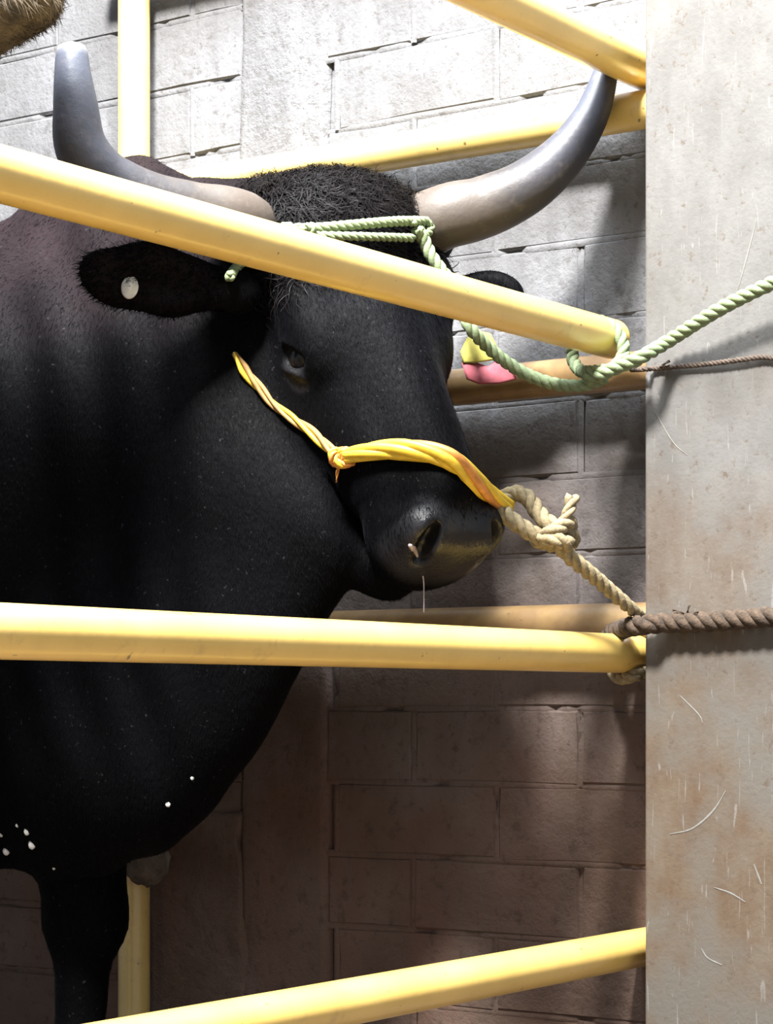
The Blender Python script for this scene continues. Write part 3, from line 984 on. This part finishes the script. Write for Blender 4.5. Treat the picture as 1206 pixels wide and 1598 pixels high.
# tan lead rope tied to the noseband
nd = nb[-1]; D = nd[1]
tl = empty('lead_rope', nd)
tag(tl, 'tan twisted rope knotted to the noseband, pulled down to the right rail end', 'rope')
loop = [at(875, 842, D + .02), at(842, 838, D - .012), at(808, 818, D - .018), at(786, 800, D - .012), at(784, 784, D + .006), at(800, 770, D + .014), at(822, 776, D + .004), at(842, 803, D - .008), at(862, 820, D - .02), at(884, 828, D - .008), at(893, 842, D + .016), at(880, 850, D + .03)]
rope('loop', loop, 0.0125, [M['manila']], tl, pitch=0.055)
rope('knot', [at(838, 846, D + .016), at(850, 838, D - .026), at(868, 826, D - .030), at(888, 816, D - .012), at(884, 836, D + .020), at(862, 850, D + .024), at(846, 842, D - .012), at(866, 842, D - .034), at(890, 850, D - .02)], 0.0115, [M['manila']], tl, pitch=0.055)
rope('tail', [at(872, 826, D - .01), at(884, 806, D - .018), at(890, 790, D - .016), at(892, 776, D - .010)], 0.0095, [M['manila']], tl, pitch=0.05, taper=[(0, 1), (.7, .9), (1, 1.25)])
rope('line', [at(868, 842, D - .012), at(884, 864, D - .008), at(915, 890, D + .02), at(950, 920, D + .06), at(985, 950, 3.40), at(1012, 972, 3.455)], 0.0120, [M['manila']], tl, pitch=0.06, taper=[(0, 1), (.6, .9), (1, .7)])

# brown tether rope hitched round the end of the level rail and led along the pillar
zr = H + 0.074
se = fs(985)
def ring(c, ax, r, a0, a1, n, adv=0.0):
    u = UP - ax * (UP @ ax); u /= np.linalg.norm(u); v_ = np.cross(ax, u)
    return [c + r * (math.cos(a) * u + math.sin(a) * v_) + ax * adv * (k / n) for k, a in enumerate(np.linspace(a0, a1, n))]
hr = empty('tether_rope', st(-0.03, se, zr))
tag(hr, 'brown hairy rope running level across the pillar from the rail end', 'rope')
cc_ = st(0, fs(982), zr)
rope('line', [at(952, 990, 3.50), at(975, 980, 3.43), at(1004, 975, 3.385), pil(1040, 972, .019), pil(1100, 970, .018), pil(1160, 966, .018), pil(1230, 960, .018), pil(1300, 955, .018)], 0.0150, [M['hemp']], hr, pitch=0.062, step=0.004)
rope('hitch', [at(952, 990, 3.50), at(948, 1010, 3.55), at(956, 1045, 3.545), at(968, 1058, 3.50), at(990, 1054, 3.47), at(1010, 1046, 3.50)], 0.0105, [M['manila']], hr, pitch=0.055)
for k, (x, y, dx, dy) in enumerate([(1068, 958, -18, -6), (1072, 957, 4, -12), (1080, 958, 10, -3)]):
    rope('frayed_fibre', [pil(x, y, .022), pil(x + dx * .6, y + dy * .8, .027), pil(x + dx, y + dy, .025)], 0.0016, [M['hemp']], hr, strands=2, pitch=.03)

# green rope: band round the poll, lead looped on the rail end and away over the pillar
gr = empty('rope', hit(560, 360, 0.0))
tag(gr, 'pale green rope tied round the horns and looped on the rail end', 'rope')
g1 = hits([(352, 436), (372, 405), (410, 375), (440, 362), (470, 361), (510, 359), (560, 355), (605, 351), (640, 349)], 0.026)
rope('poll_band', g1, 0.0078, [M['green']], gr, pitch=0.035)
g2 = hits([(452, 372), (490, 372), (530, 374), (580, 376), (632, 377)], 0.027)
rope('poll_band', g2, 0.0066, [M['green']], gr, pitch=0.035)
kp = []
kc = hit(464, 366, 0.030)
for i in range(24):
    a = i * 0.8
    kp.append(kc + np.array([0.020 * math.cos(a * .5), 0.005 * math.sin(a * 1.3), 0.0085 * math.sin(a)]) + np.array([0.0009 * (i - 12), 0, 0]))
rope('knot', kp, 0.0062, [M['green']], gr, pitch=0.035)
g3 = hits([(628, 352), (648, 350), (656, 362), (648, 374), (636, 366), (640, 362)], 0.032)
rope('turn', g3, 0.0075, [M['green']], gr, pitch=0.035)
g4 = hits([(636, 360), (650, 385), (664, 410), (684, 436), (702, 462)], 0.030)
g4 += [at(730, 505, 3.36), at(765, 545, 3.38), at(810, 578, 3.40), at(860, 598, 3.41), at(905, 602, 3.42), at(945, 590, 3.415)]
rope('lead', g4, 0.0098, [M['green']], gr, pitch=0.045)
rope('rail_loop', [at(1000, 560, 3.37), at(960, 574, 3.372), at(925, 580, 3.40), at(905, 578, 3.45), at(893, 556, 3.475), at(900, 518, 3.455), at(924, 502, 3.430), at(951, 507, 3.412), at(970, 530, 3.402), at(971, 557, 3.393), at(948, 580, 3.385), at(915, 592, 3.405)], 0.0098, [M['green']], gr, pitch=0.045)
rope('lead_end', [at(930, 587, 3.382), at(965, 572, 3.365), at(1002, 556, 3.35), pil(1040, 534, .034), pil(1090, 502, .042), pil(1140, 473, .046), pil(1206, 441, .05), pil(1300, 400, .06), pil(1420, 350, .07)], 0.0105, [M['green']], gr, pitch=0.048)

co = empty('cord', pil(1010, 575, 0))
tag(co, 'thin dark cord stretched across the pillar under the green rope', 'cord')
rope('line', [at(985, 577, 3.47), at(1004, 576, 3.40), pil(1020, 575, .006), pil(1070, 571, .006), pil(1120, 566, .007), pil(1165, 560, .007), pil(1190, 557, .006), pil(1220, 559, .006), pil(1300, 556, .006)], 0.0042, [M['cord']], co, pitch=0.02, step=0.004)
rope('frayed_end', [pil(1030, 573, .008), pil(1038, 567, .011), pil(1045, 563, .009)], 0.0022, [M['cord']], co, strands=2, pitch=.02)

# folded scrap of yellow and pink cloth hanging beside the far cheek
def cloth(name, pts, mat, parent, d, bulge, th=0.003):
    """a soft puffed flap with the given outline"""
    P = [np.array(q, float) for q in pts]
    c = sum(P) / len(P)
    v, f = [], []
    rings = [(1.0, 0.0), (0.85, 0.6), (0.5, 0.95)]
    n = len(P)
    for side in (-1, 1):
        for r_, h_ in rings:
            for j, q in enumerate(P):
                w = c + (q - c) * r_
                v.append(at(w[0], w[1], d + side * (th * .3 + bulge * h_) + 0.004 * math.sin(j * 1.9) * (1 - h_)))
        v.append(at(c[0], c[1], d + side * (th + bulge)))
    off = 3 * n + 1
    for sidx in (0, 1):
        o_ = sidx * off
        for i in range(2):
            for k in range(n):
                q = (o_ + i * n + k, o_ + i * n + (k + 1) % n, o_ + (i + 1) * n + (k + 1) % n, o_ + (i + 1) * n + k)
                f.append(q if sidx else q[::-1])
        for k in range(n):
            q = (o_ + 2 * n + k, o_ + 2 * n + (k + 1) % n, o_ + 3 * n)
            f.append(q if sidx else q[::-1])
    for k in range(n):
        f.append((k, (k + 1) % n, off + (k + 1) % n, off + k))
    return link(name, pymesh(name, v, f), mat, parent)
cl = empty('cloth_scrap', at(755, 560, 3.53))
tag(cl, 'small yellow and pink cloth scrap on the lead rope beside the bull\'s far cheek', 'cloth')
cloth('yellow_flap', [(718, 548), (728, 528), (742, 515), (765, 520), (778, 545), (772, 562), (745, 566), (722, 567)], M['yel_cloth'], cl, 3.495, 0.0045)
cloth('pink_flap', [(720, 566), (745, 566), (762, 572), (780, 556), (800, 572), (806, 592), (780, 599), (748, 600), (728, 592)], M['pink'], cl, 3.500, 0.0045)

# ------------------------------------------------------------------ second animal leaning in at the top left
f2 = Field(np.arange(-1.9, -0.32, 0.010), np.arange(2.3, 4.6, 0.012), np.arange(-0.03, 2.2, 0.010))
fd = f2
P0_, HF_, HS_ = P0, HF, HS
HF = head_frame(dict(yaw=math.radians(72), pitch=math.radians(-8), roll=0.0))
HS = 1.05
P0 = at(86, -6, 2.92) - HS * (0.512 * HF[1] - 0.222 * HF[2])
m0 = hw(0, .5, -.16)
S2 = 1.36
build_head()
for sg in (-1, 1):
    ear(hw(sg * .12, .06, -.13), hw(sg * .29, .05, -.17), HF[2], 0.045)
f2.cap(hw(0, .10, -.20), st(1.45, S2, 1.15), 0.17, 0.27, 0.08)
f2.cap(st(1.5, S2, 1.0), st(2.1, S2, 1.0), 0.33, 0.31, 0.06, A, 0.8)
for t_ in (1.42, 2.1):
    for s_ in (-.13, .13):
        leg(st(t_, S2 + s_, 0.72), st(t_ - .02, S2 + s_, 0.38), st(t_, S2 + s_, .13), st(t_ - .03, S2 + s_, .05), LR)
P0, HF, HS = P0_, HF_, HS_
V2, Q2 = f2.mesh()
me2 = np_mesh('steer', V2, Q2)
o2 = link('steer', me2, M['fur2'])
tag(o2, 'tawny brown animal, only its rounded muzzle showing at the top left corner', 'steer')

# coarse hair on the part of the second animal that shows
tri = np.concatenate([Q2[:, [0, 1, 2]], Q2[:, [0, 2, 3]]])
va, vb, vc = V2[tri[:, 0]], V2[tri[:, 1]], V2[tri[:, 2]]
tn = np.cross(vb - va, vc - va); ar = np.linalg.norm(tn, axis=1) / 2 + 1e-12; tn = tn / (2 * ar[:, None])
cen = (va + vb + vc) / 3
p, nn, ii = scatter(14000, ar * (np.linalg.norm(cen - m0, axis=1) < 0.45))
fl = np.array([0.55, -0.1, -0.75]) + RNG.normal(size=p.shape) * 0.28
fl = fl - nn * np.sum(fl * nn, 1)[:, None]
fl /= np.linalg.norm(fl, axis=1)[:, None] + 1e-9
ln = RNG.uniform(0.012, 0.028, len(p))[:, None]
sd = np.cross(nn, fl) * 0.0009
Vh = np.stack([p - sd, p + sd, p + fl * ln + nn * ln * 0.2], 1).reshape(-1, 3)
tag(link('coat_hair', np_mesh('coat_hair', Vh, np.arange(len(Vh)).reshape(-1, 3)), M['fur2'], o2), kind='stuff')
